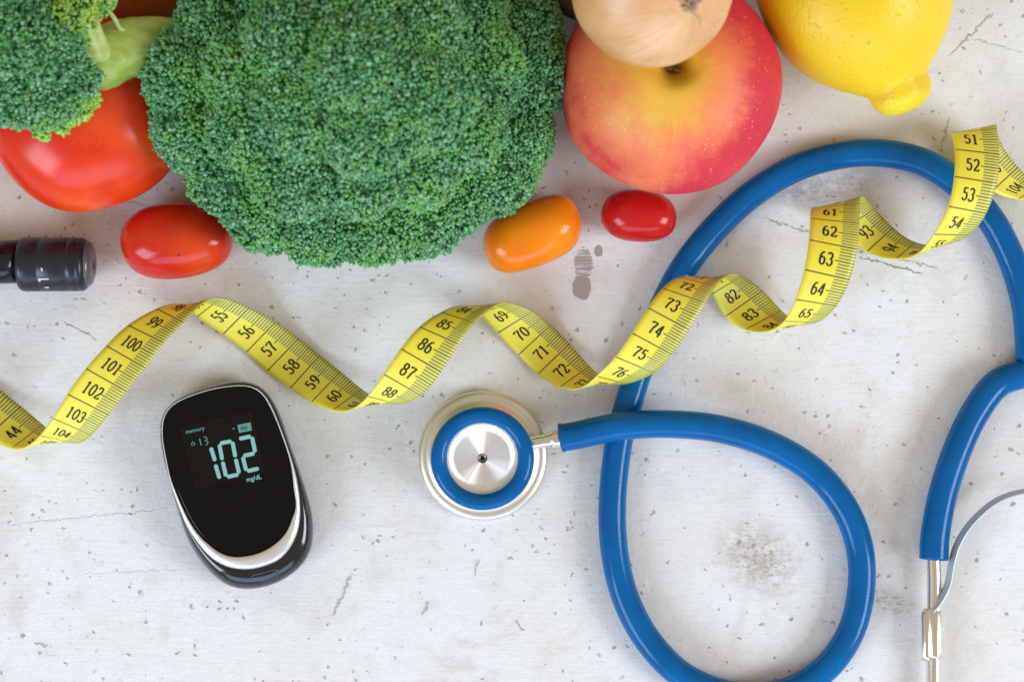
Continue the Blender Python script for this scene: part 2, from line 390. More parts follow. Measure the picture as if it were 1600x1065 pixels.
def tomato_mat(name, deep, bright, top=0.5, axis=0, shift=0.0, rough=0.16, spot=None):
    m = mat(name, deep, rough); t = NT(m); o = t.obj()
    n, _ = t.noise(o, 22.0, 3.0, 0.5, 0.4); n2, _ = t.noise(o, 900.0, 2.0, 0.5)
    c = t.mix(t.ramp(n, 0.35, 0.68), deep, bright)
    bl, _ = t.noise(o, 75.0, 5.0, 0.7)
    c = t.mix(t.ramp(bl, 0.52, 0.75, 0, 0.35), c, tuple(0.45 * x for x in deep))
    dots = t.voro(o, 420.0); c = t.mix(t.ramp(dots.outputs['Distance'], 0.10, 0.04, 0, 0.25), c, (0.9, 0.5, 0.2))
    if spot:
        s_ = t.sep(t.mapping(o, loc=(spot[0] * U, spot[1] * U, 0), sc=(3.2 * U, 2.6 * U, 1), typ='TEXTURE'))
        d_ = t.math('SQRT', t.math('ADD', t.math('MULTIPLY', s_[0], s_[0]), t.math('MULTIPLY', s_[1], s_[1])))
        c = t.mix(t.ramp(d_, 1.3, 0.4, 0, 0.8), c, (0.10, 0.045, 0.02))
    t.col(c)
    t.p.inputs['Subsurface Weight'].default_value = 0.25; t.p.inputs['Subsurface Scale'].default_value = 0.004
    t.p.inputs['Subsurface Radius'].default_value = (1.0, 0.35, 0.1)
    t.p.inputs['Specular IOR Level'].default_value = 0.32
    t.bump(n, 0.12, 0.002)
    return m
# big beef tomato
T1 = thing('tomato', W(135, 175, 0), 'large round red tomato under the small broccoli piece', 'tomato')
o = blob('flesh_skin', 135, 176, 112, 154, 153, 112, 0.3, tomato_mat('red_tomato_skin', (0.74, 0.026, 0.006), (0.88, 0.095, 0.012), rough=0.22), T1, 2.05, 0, 0.05, 3.1)
M_SEPAL = mat('dry_green_sepal', (0.10, 0.20, 0.03), 0.6)
def sepals(parent, u, v, z, r, n=5):
    c = W(u, v, z); VF = []
    for k in range(n):
        a = 2 * math.pi * k / n + 0.3
        pts = [c + Vector((math.cos(a), math.sin(a), 0)) * r * U * s + Vector((0, 0, (0.12 * s - 0.25 * s * s) * r * U)) for s in (0, 0.4, 0.8, 1.1)]
        VF.append(tube(catmull(pts, 4), np.linspace(0.16, 0.02, 13) * r * U, 8))
    VF.append(tube([c, c + Vector((0.1, 0, 0.35)) * r * U, c + Vector((0.25, 0, 0.7)) * r * U], [0.12 * r * U] * 3, 10))
    v_, f_ = merge(*VF); obj('sepal', v_, f_, M_SEPAL, parent)
sepals(T1, 115, 120, 204, 40)
def one(name, label, cat, *a, group=None, **k):
    o = blob(name, *a, **k)
    loc = W(a[0], a[1], 0); recenter(o, loc); tag(o, label, cat, group); return o
one('tomato', 'glossy red plum tomato beside the black pen, tucked under the big broccoli', 'tomato', 276, 376, 58, 87, 59, 57, 0.10,
    tomato_mat('plum_tomato_skin', (0.58, 0.012, 0.008), (0.72, 0.075, 0.010), rough=0.17, spot=(21, -27)), ex=2.5, wob=0.05, seed=1.0, group='small tomatoes')
one('tomato', 'shiny orange plum tomato against the lower right of the broccoli', 'tomato', 832, 366, 50, 80, 51, 48, 0.42,
    tomato_mat('orange_tomato_skin', (0.82, 0.185, 0.004), (0.92, 0.31, 0.008), rough=0.17, spot=(-76, -26)), ex=2.6, wob=0.05, seed=5.0, group='small tomatoes')
one('tomato', 'small dark red cherry tomato just below the apple', 'tomato', 998, 337, 42, 59, 41, 40, -0.08,
    tomato_mat('cherry_tomato_skin', (0.50, 0.006, 0.008), (0.62, 0.018, 0.010), rough=0.17, spot=(54, -6)), ex=2.35, wob=0.03, seed=9.0, group='small tomatoes')

# apple
def apple():
    cz = 148; k = KZ(cz)
    R = 173 * k
    T = thing('apple', W(1047, 132, 0), 'yellow and red blushed apple sitting below the onion', 'apple')
    prof = []
    N = 90
    for i in range(N + 1):
        a = math.pi * i / N                       # 0 at the top dimple
        r = R * math.sin(a) ** 0.86 if 0 < i < N else 0.4
        z = 140 * math.cos(a)
        # dimple round the top and a shallower one below
        z -= 62 * math.exp(-(r / (R * 0.16)) ** 2) if a < math.pi / 2 else -40 * math.exp(-(r / (R * 0.25)) ** 2)
        r *= 1 - 0.06 * max(0, -math.cos(a)) ** 1.5
        prof.append((max(r, 0.4), z))
    tilt = Matrix.Rotation(math.radians(-9), 4, 'X') @ Matrix.Rotation(math.radians(-1), 4, 'Y')
    M = Matrix.Translation(W(1047, 132, cz)) @ tilt @ Matrix.Scale(U, 4)
    V, F = lathe(prof, 96)
    V = [Vector((x, y, z)) for x, y, z in V]
    V = [v * (1 + 0.012 * math.cos(5 * math.atan2(v.y, v.x)) * (1 if v.z < 0 else 0.6) + 0.012 * mnoise.noise(v * 0.012)) for v in V]
    m = mat('apple_skin', (0.7, 0.1, 0.05), 0.46); t = NT(m); o = t.obj()
    # object space: origin on the table under the apple
    axis_off = (M @ Vector((0, 0, 0))) - W(1047, 132, 0)
    q = t.mapping(o, loc=axis_off, sc=(R * U, R * U, R * U), typ='TEXTURE')
    s = t.sep(q)
    ang = t.math('ARCTAN2', s[1], s[0])
    rad = t.math('SQRT', t.math('ADD', t.math('MULTIPLY', s[0], s[0]), t.math('MULTIPLY', s[1], s[1])))
    cb_ = t.node('ShaderNodeCombineXYZ'); t.set(cb_.inputs[0], t.math('MULTIPLY', t.math('COSINE', ang), 7.0)); t.set(cb_.inputs[1], t.math('MULTIPLY', t.math('SINE', ang), 7.0)); t.set(cb_.inputs[2], t.math('MULTIPLY', rad, 1.3))
    streak, _ = t.noise(cb_.outputs[0], 1.6, 5.0, 0.65)
    big, _ = t.noise(q, 2.0, 6.0, 0.6)
    # redness rises outwards and towards the right-hand cheek
    red = t.math('ADD', t.math('MULTIPLY', rad, 1.05), t.math('MULTIPLY', s[0], 0.30))
    red = t.math('ADD', red, t.math('MULTIPLY', t.math('ABSOLUTE', t.math('ADD', s[0], 0.12)), 0.30))
    red = t.math('ADD', red, t.math('MULTIPLY', t.math('SUBTRACT', streak, 0.5), 0.30))
    red = t.math('ADD', red, t.math('MULTIPLY', t.math('SUBTRACT', big, 0.5), 0.95))
    f = t.ramp(red, 0.20, 0.82)
    f2 = t.ramp(red, 0.74, 1.20)
    c = t.mix(f, (0.84, 0.48, 0.06), (0.84, 0.20, 0.075))
    c = t.mix(f2, c, (0.66, 0.028, 0.055))
    c = t.mix(t.ramp(rad, 0.20, 0.04), c, (0.50, 0.42, 0.04))
    dots = t.voro(q, 17.0); r3 = t.sep(dots.outputs['Color'])
    dm = t.math('MULTIPLY', t.ramp(dots.outputs['Distance'], 0.17, 0.07), t.math('LESS_THAN', r3[0], 0.75))
    dots2 = t.voro(q, 34.0)
    dm = t.math('MAXIMUM', dm, t.math('MULTIPLY', t.ramp(dots2.outputs['Distance'], 0.2, 0.1), 0.5))
    c = t.mix(t.math('MULTIPLY', dm, t.math('MULTIPLY', t.ramp(rad, 0.3, 0.7), 0.62)), c, (0.95, 0.62, 0.32))
    t.col(c)
    t.p.inputs['Subsurface Weight'].default_value = 0.12; t.p.inputs['Subsurface Scale'].default_value = 0.003
    t.p.inputs['Specular IOR Level'].default_value = 0.35
    n, _ = t.noise(q, 60.0, 2.0, 0.5); t.bump(n, 0.08, 0.0003)
    obj('skin', [tuple(M @ v) for v in V], F, m, T)
    # dry calyx tuft in the dimple
    mc = mat('dry_calyx', (0.42, 0.40, 0.28), 0.8); VF = []
    c0 = Vector((0, 0, 76))
    for k_ in range(9):
        a = 2 * math.pi * k_ / 9 + 0.2 * math.sin(k_ * 3)
        d = Vector((math.cos(a), math.sin(a), 0)); s_ = 9 + 3 * math.sin(k_ * 5)
        pts = [M @ (c0 + d * 4), M @ (c0 + d * (s_ * 0.8) + Vector((0, 0, 9))), M @ (c0 + d * s_ * 1.0 + Vector((0, 0, 16))), M @ (c0 + d * s_ * 0.6 + Vector((0, 0, 20)))]
        VF.append(tube(catmull(pts, 4), np.linspace(2.4, 0.7, 13) * U, 6))
    v_, f_ = merge(*VF); obj('calyx', v_, f_, mc, T)
apple()

# onion
def onion():
    z0 = 362; k = KZ(z0)
    T = thing('onion', W(1020, -20, 240), 'pale tan onion with a dry root tuft resting on top of the apple', 'onion')
    ctr = W(1020, -24, z0)
    ax = Vector((0.42, -0.38, 0.82)).normalized()
    rot = ax.to_track_quat('Z', 'Y').to_matrix().to_4x4()
    M = Matrix.Translation(ctr) @ rot @ Matrix.Scale(U, 4)
    R = 129 * k; prof = []
    for i in range(81):
        a = math.pi * i / 80
        r = R * math.sin(a); z = R * 0.94 * math.cos(a)
        if a < 1.0: z -= 5 * math.exp(-(r / 12) ** 2)
        if a > 2.4: z -= 26 * math.exp(-(r / 22) ** 2)
        prof.append((max(r, 0.3), z))
    V, F = lathe(prof, 96)
    V = [Vector(v) * (1 + 0.012 * mnoise.noise(Vector(v) * 0.015) + 0.0035 * math.cos(9 * math.atan2(v[1], v[0]))) for v in V]
    m = mat('onion_skin', (0.7, 0.4, 0.2), 0.36); t = NT(m); o = t.obj()
    q = t.mapping(o, loc=ctr - Vector(T.location), rot=rot.to_euler(), sc=(R * U,) * 3, typ='TEXTURE')
    s = t.sep(q); ang = t.math('ARCTAN2', s[1], s[0])
    rad = t.math('SQRT', t.math('ADD', t.math('MULTIPLY', s[0], s[0]), t.math('MULTIPLY', s[1], s[1])))
    cb_ = t.node('ShaderNodeCombineXYZ'); t.set(cb_.inputs[0], t.math('COSINE', ang)); t.set(cb_.inputs[1], t.math('SINE', ang)); t.set(cb_.inputs[2], t.math('MULTIPLY', s[2], 0.10))
    st, _ = t.noise(cb_.outputs[0], 14.0, 4.0, 0.6); big, _ = t.noise(q, 1.7, 3.0, 0.55)
    c = t.mix(t.ramp(big, 0.35, 0.65), (0.70, 0.39, 0.16), (0.80, 0.50, 0.26))
    c = t.mix(t.ramp(st, 0.48, 0.7, 0, 0.35), c, (0.55, 0.24, 0.085))
    c = t.mix(t.ramp(st, 0.45, 0.3, 0, 0.2), c, (0.86, 0.62, 0.42))
    c = t.mix(t.ramp(rad, 0.80, 1.05, 0, 0.55), c, (0.62, 0.30, 0.06))
    c = t.mix(t.ramp(rad, 0.14, 0.04), c, (0.45, 0.33, 0.22))
    t.col(c); t.bump(st, 0.25, 0.0004)
    t.p.inputs['Subsurface Weight'].default_value = 0.1; t.p.inputs['Subsurface Scale'].default_value = 0.003
    obj('skin', [tuple(M @ v) for v in V], F, m, T)
    mr = mat('dry_root', (0.50, 0.36, 0.22), 0.85); VF = []
    rr = random.Random(4)
    for k_ in range(26):
        a = rr.uniform(0, 6.28); d = Vector((math.cos(a), math.sin(a), 0)); r0 = rr.uniform(1, 8); l = rr.uniform(8, 20)
        p0 = Vector((0, 0, R * 0.94 - 6)) + d * r0
        b = Vector((rr.uniform(-8, 8), rr.uniform(-8, 8), 0))
        pts = [p0, p0 + d * l * 0.3 + Vector((0, 0, 7)), p0 + d * l * 0.7 + b * 0.7 + Vector((0, 0, 9)), p0 + d * l + b * 1.4 + Vector((0, 0, rr.uniform(0, 6)))]
        VF.append(tube(catmull([M @ p for p in pts], 4), np.linspace(1.3, 0.5, 13) * U, 6))
    pts = [Vector((0, 0, R * 0.94 - 6)), Vector((-6, -14, R * 0.94)), Vector((-4, -28, R * 0.92)), Vector((-10, -38, R * 0.89))]
    VF.append(tube(catmull([M @ p for p in pts], 5), np.linspace(1.5, 0.6, 16) * U, 6))
    v_, f_ = merge(*VF); obj('root', v_, f_, mr, T)
onion()

# lemon
def lemon():
    T = thing('lemon', W(1335, 0, 0), 'big bright yellow lemon with a blunt nipple pointing down to the right', 'lemon')
    z0 = 142; k = KZ(z0)
    A = Vector((1332, -25)); B = Vector((1421, 172))
    d = (B - A); ang = math.atan2(-d.y, d.x); Ln = d.length
    prof = []
    # profile along the axis: s from the far end to the nipple tip (picture units)
    key = [(-195, 0.5), (-192, 18), (-180, 42), (-160, 74), (-120, 110), (-70, 137), (-20, 149), (30, 149), (75, 137), (115, 113), (143, 86), (158, 68), (167, 56), (175, 50), (185, 48.5), (196, 46), (206, 39), (213, 28), (217, 14), (218, 0.5)]
    kp = catmull([(a, b, 0) for a, b in key], 5)
    for s, r, _ in kp: prof.append((max(r, 0.4) * k, s * k))
    V, F = lathe(prof, 96)
    rot = Matrix.Rotation(ang, 4, 'Z') @ Matrix.Rotation(math.radians(90), 4, 'Y')
    M = Matrix.Translation(W(A.x, A.y, z0)) @ rot @ Matrix.Scale(U, 4)
    V = [Vector(v) for v in V]
    out = []
    for v in V:
        w = 1 + 0.022 * mnoise.noise(v * 0.012)
        if v.z > 150: w += 0.10 * min(1, (v.z - 150) / 20) * mnoise.noise(v * 0.035 + Vector((5, 1, 2)))
        out.append(tuple(M @ Vector((v.x * w * 0.95, v.y * w, v.z))))
    m = mat('lemon_peel', (0.86, 0.60, 0.01), 0.42); t = NT(m); o = t.obj()
    n, _ = t.noise(o, 20.0, 3.0, 0.5)
    c = t.mix(t.ramp(n, 0.35, 0.7), (0.86, 0.57, 0.004), (0.90, 0.69, 0.02))
    pv = t.voro(o, 480.0); n2, _ = t.noise(o, 900.0, 2.0, 0.6)
    c = t.mix(t.ramp(pv.outputs['Distance'], 0.25, 0.0, 0, 0.22), c, (0.75, 0.45, 0.0))
    sx_ = t.sep(t.mapping(o, loc=W(1363, 62, 280) - W(1335, 0, 0), sc=(3.0 * U, 3.4 * U, 1), typ='TEXTURE'))
    dd_ = t.math('SQRT', t.math('ADD', t.math('MULTIPLY', sx_[0], sx_[0]), t.math('MULTIPLY', sx_[1], sx_[1])))
    c = t.mix(t.ramp(dd_, 1.2, 0.5, 0, 0.6), c, (0.42, 0.36, 0.02))
    bl, _ = t.noise(o, 60.0, 5.0, 0.7)
    c = t.mix(t.ramp(bl, 0.60, 0.75, 0, 0.35), c, (0.70, 0.50, 0.02))
    t.col(c)
    h = t.math('ADD', t.ramp(pv.outputs['Distance'], 0.0, 0.35), t.math('MULTIPLY', n2, 0.6)); t.bump(h, 0.5, 0.0005)
    t.p.inputs['Subsurface Weight'].default_value = 0.2; t.p.inputs['Subsurface Scale'].default_value = 0.004
    t.p.inputs['Subsurface Radius'].default_value = (1.0, 0.7, 0.1)
    obj('peel', out, F, m, T)
lemon()

# the shaded things at the top of the heap
def rough_mat(name, a, b, r=0.6):
    m = mat(name, a, r); t = NT(m); o = t.obj()
    n, _ = t.noise(t.mapping(o, sc=(1, 3, 3)), 60.0, 4.0, 0.6); t.col(t.mix(t.ramp(n, 0.35, 0.7), a, b)); t.bump(n, 0.3, 0.0006); return m
one('sweet_potato', 'dark orange brown sweet potato in shade behind the broccoli stalk', 'sweet potato', 205, -62, 90, 135, 108, 85, 0.1,
    rough_mat('sweet_potato_skin', (0.42, 0.10, 0.025), (0.52, 0.15, 0.03), 0.5), ex=2.2, wob=0.08, seed=2.0)
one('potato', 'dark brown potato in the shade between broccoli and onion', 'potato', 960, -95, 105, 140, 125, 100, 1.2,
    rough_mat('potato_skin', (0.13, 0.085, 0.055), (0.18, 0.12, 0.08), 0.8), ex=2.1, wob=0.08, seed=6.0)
# ------------------------------------------------------------------ stethoscope
m_blue = mat('blue_rubber_tubing', (0.004, 0.135, 0.40), 0.27)
t = NT(m_blue); o_ = t.obj(); n_, _c = t.noise(o_, 60.0, 3.0, 0.6)
t.col(t.mix(t.ramp(n_, 0.35, 0.7), (0.0, 0.098, 0.30), (0.0, 0.120, 0.36))); n2_, _c = t.noise(o_, 500.0, 3.0, 0.6)
t.bump(n2_, 0.05, 0.0003); t.p.inputs['Specular IOR Level'].default_value = 0.22
t.l.new(t.ramp(n2_, 0.3, 0.7, 0.11, 0.20), t.p.inputs['Roughness'])
m_chrome = mat('polished_chrome', (0.88, 0.85, 0.80), 0.20, metallic=1.0)
m_satin = mat('satin_steel_rim', (0.80, 0.765, 0.68), 0.38, metallic=0.9)
t = NT(m_satin); q = t.obj(); s = t.sep(q)
rr_ = t.math('SQRT', t.math('ADD', t.math('MULTIPLY', s[0], s[0]), t.math('MULTIPLY', s[1], s[1])))
cbn = t.node('ShaderNodeCombineXYZ'); t.set(cbn.inputs[0], t.math('MULTIPLY', rr_, 9000.0)); n_, _c = t.noise(cbn.outputs[0], 1.0, 2.0, 0.5); t.bump(n_, 0.10, 0.00005)
m_spun = mat('spun_aluminium', (0.95, 0.95, 0.95), 0.34, metallic=0.85)
t = NT(m_spun); t.p.inputs['Anisotropic'].default_value = 0.9
tg = t.node('ShaderNodeTangent', direction_type='RADIAL', axis='Z'); t.l.new(tg.outputs[0], t.p.inputs['Tangent'])
q = t.obj(); s = t.sep(q); ang = t.math('ARCTAN2', s[1], s[0])
cbn = t.node('ShaderNodeCombineXYZ'); t.set(cbn.inputs[0], t.math('COSINE', ang)); t.set(cbn.inputs[1], t.math('SINE', ang))
n_, _c = t.noise(cbn.outputs[0], 3.2, 3.0, 0.6)
rr_ = t.math('SQRT', t.math('ADD', t.math('MULTIPLY', s[0], s[0]), t.math('MULTIPLY', s[1], s[1])))
cb2 = t.node('ShaderNodeCombineXYZ'); t.set(cb2.inputs[0], t.math('MULTIPLY', rr_, 16000.0)); n3, _c = t.noise(cb2.outputs[0], 1.0, 2.0, 0.5)
t.l.new(t.ramp(n_, 0.3, 0.7, 0.28, 0.50), t.p.inputs['Roughness']); t.bump(n3, 0.08, 0.00004)

ST = thing('stethoscope', W(1150, 650, 0), 'blue stethoscope lying in loops with chrome chestpiece and steel ear tube', 'stethoscope')
r = 21.6
loop = [(876, 684, 55), (905, 679, 59), (935, 672, 64), (975, 665, 67), (1040, 662, 62), (1120, 669, 44), (1200, 693, 27), (1270, 734, 22), (1318, 790, 22), (1342, 850, 22), (1346, 915, 22), (1330, 985, 22), (1290, 1043, 22),
        (1228, 1080, 22), (1150, 1086, 22), (1072, 1058, 22), (1015, 1003, 22), (978, 935, 22), (960, 860, 22), (957, 780, 22), (967, 690, 22), (985, 620, 22), (1006, 556, 22), (1038, 475, 22), (1072, 413, 22), (1120, 354, 22), (1180, 300, 22),
        (1255, 258, 22), (1345, 239, 22), (1430, 249, 22), (1492, 284, 22), (1541, 333, 22), (1572, 385, 22), (1593, 440, 22), (1606, 500, 22), (1613, 560, 24)]
c = catmull([W(*p) for p in loop], 10)
rad = np.full(len(c), r * U); rad[:2] *= 1.05; rad[-14:] *= np.linspace(1.0, 1.18, 14)
tb = tube(c, rad, 32)
lb = catmull([W(*p) for p in ((1616, 560, 24), (1606, 580, 24), (1560, 598, 26), (1526, 640, 28), (1498, 697, 28), (1475, 765, 28), (1462, 830, 28), (1459, 873, 28))], 10)
rb = lb.copy(); mx = W(1616, 560, 24).x; rb[:, 0] = 2 * mx - rb[:, 0]
rl = np.full(len(lb), 22.6 * U)
obj('tubing', *merge(tb, tube(lb, rl, 32), tube(rb, rl, 32)), m_blue, ST)
# ear tubes with spring clamps, the right-hand one beyond the picture
def eartube(mir):
    f = (lambda p: Vector((2 * mx - p.x, p.y, p.z))) if mir else (lambda p: p)
    pts = [f(W(*p)) for p in ((1459, 868, 28), (1460, 920, 28), (1459, 1000, 28), (1458, 1080, 28), (1452, 1200, 32), (1462, 1320, 40), (1490, 1400, 40))]
    e = obj('ear_tube', *tube(catmull(pts, 8), 11.2 * U, 24), m_chrome, ST)
    # clamp sleeve
    pts = [f(W(*p)) for p in ((1460, 952, 28), (1460, 956, 28), (1460, 1022, 28), (1460, 1026, 28))]
    k = tube(pts, [11.8 * U, 13.2 * U, 13.2 * U, 12.2 * U], 24)
    pts = [f(W(*p)) for p in ((1449, 950, 32), (1448, 958, 33), (1448, 1024, 33), (1448, 1029, 32))]
    k2 = tube(pts, [5 * U, 8.8 * U, 8.8 * U, 7.5 * U], 20)
    obj('clamp', *merge(k, k2), m_chrome, e)
    tip = f(W(1490, 1400, 40))
    lt, lf = lathe([(1, 26), (12, 24), (19, 12), (20, 0), (16, -14), (9, -20), (9, -30)], 24, Matrix.Translation(tip) @ Matrix.Rotation(math.radians(115), 4, 'X') @ Matrix.Scale(U, 4), True)
    obj('ear_tip', lt, lf, m_blue, e)
eartube(False); eartube(True)
# flat steel spring leaf arching between the ear tubes
m_spring = mat('spring_steel', (0.50, 0.56, 0.60), 0.5, metallic=0.3)
half = [(1456, 952, 40), (1468, 938, 40), (1481, 912, 38), (1487, 880, 36), (1496, 850, 36), (1516, 818, 36), (1548, 788, 36), (1580, 772, 36), (1616, 765, 36)]
cs = catmull([W(*p) for p in half], 6); mirc = cs[::-1].copy(); mirc[:, 0] = 2 * mx - mirc[:, 0]; cs = np.vstack([cs, mirc[1:]])
T_ = np.gradient(cs, axis=0); T_ /= np.linalg.norm(T_, axis=1)[:, None]
Nn = np.cross(T_, (0, 0, 1)); V = []; F = []
tw = np.concatenate([np.linspace(0.25, 0.55, 25), np.full(len(cs) - 50, 0.30), np.linspace(0.55, 0.25, 25)])[:len(cs)]
for i, p in enumerate(cs):
    lean = 0.30
    wd = (np.array([0, 0, 1.0]) * math.cos(lean) + Nn[i] * math.sin(lean)); th = np.cross(T_[i], wd); hw = 9.0 * U; ht = 1.0 * U
    for a, b in ((-1, -1), (1, -1), (1, 1), (-1, 1)): V.append(p + wd * hw * a + th * ht * b)
for i in range(len(cs) - 1):
    for k in range(4): F.append([i * 4 + k, i * 4 + (k + 1) % 4, (i + 1) * 4 + (k + 1) % 4, (i + 1) * 4 + k])
F.append([0, 3, 2, 1]); F.append([len(V) - 4, len(V) - 3, len(V) - 2, len(V) - 1])
obj('spring', V, F, m_spring, ST, smooth=False)
# chestpiece
CC = W(755, 711, 0)
CP = bpy.data.objects.new('chestpiece', None); scene.collection.objects.link(CP); CP.parent = ST; CP.location = CC - Vector(ST.location)
def cp(profile, seg=96, **k): return lathe(profile, seg, Matrix.Translation(CC) @ Matrix.Scale(U, 4), **k)
obj('diaphragm_housing', *cp([(1, 2), (92, 2), (97, 3), (101, 8), (101, 12), (100, 16), (96, 19), (90, 20.5), (88, 20), (82, 25), (70, 33), (52, 40), (30, 46), (26, 60), (40, 68), (60, 74), (64, 78)]), m_satin, CP)
ring = []
for i in range(25):
    a = 2 * math.pi * i / 24; ring.append((66.2 + 12.6 * math.cos(a), 86 + 12.6 * math.sin(a)))
obj('rim_ring', *cp(ring), m_blue, CP)
obj('bell_cup', *cp([(64, 76), (60, 92), (57, 93), (55, 91), (54.5, 88), (40, 85.5), (25, 83), (12, 80.5), (7.4, 80)]), m_spun, CP)
m_hole = mat('dark_hole', (0.20, 0.19, 0.17), 0.35, metallic=0.8)
obj('sound_hole', *cp([(7.4, 80), (6.6, 78), (5, 77.4), (3.2, 77.4), (3, 70), (0.4, 69)], 32), m_hole, CP)
sp = [W(*p) for p in ((800, 697, 62), (832, 691.5, 60), (834, 691, 60), (858, 687, 58), (860, 686.5, 58), (861, 686, 58), (864, 685.8, 57), (886, 682, 56), (892, 681, 56))]
obj('stem', *tube(sp, np.array([9.5, 9.5, 10, 10, 10, 13, 13.6, 13.6, 13]) * U, 24), m_chrome, CP)

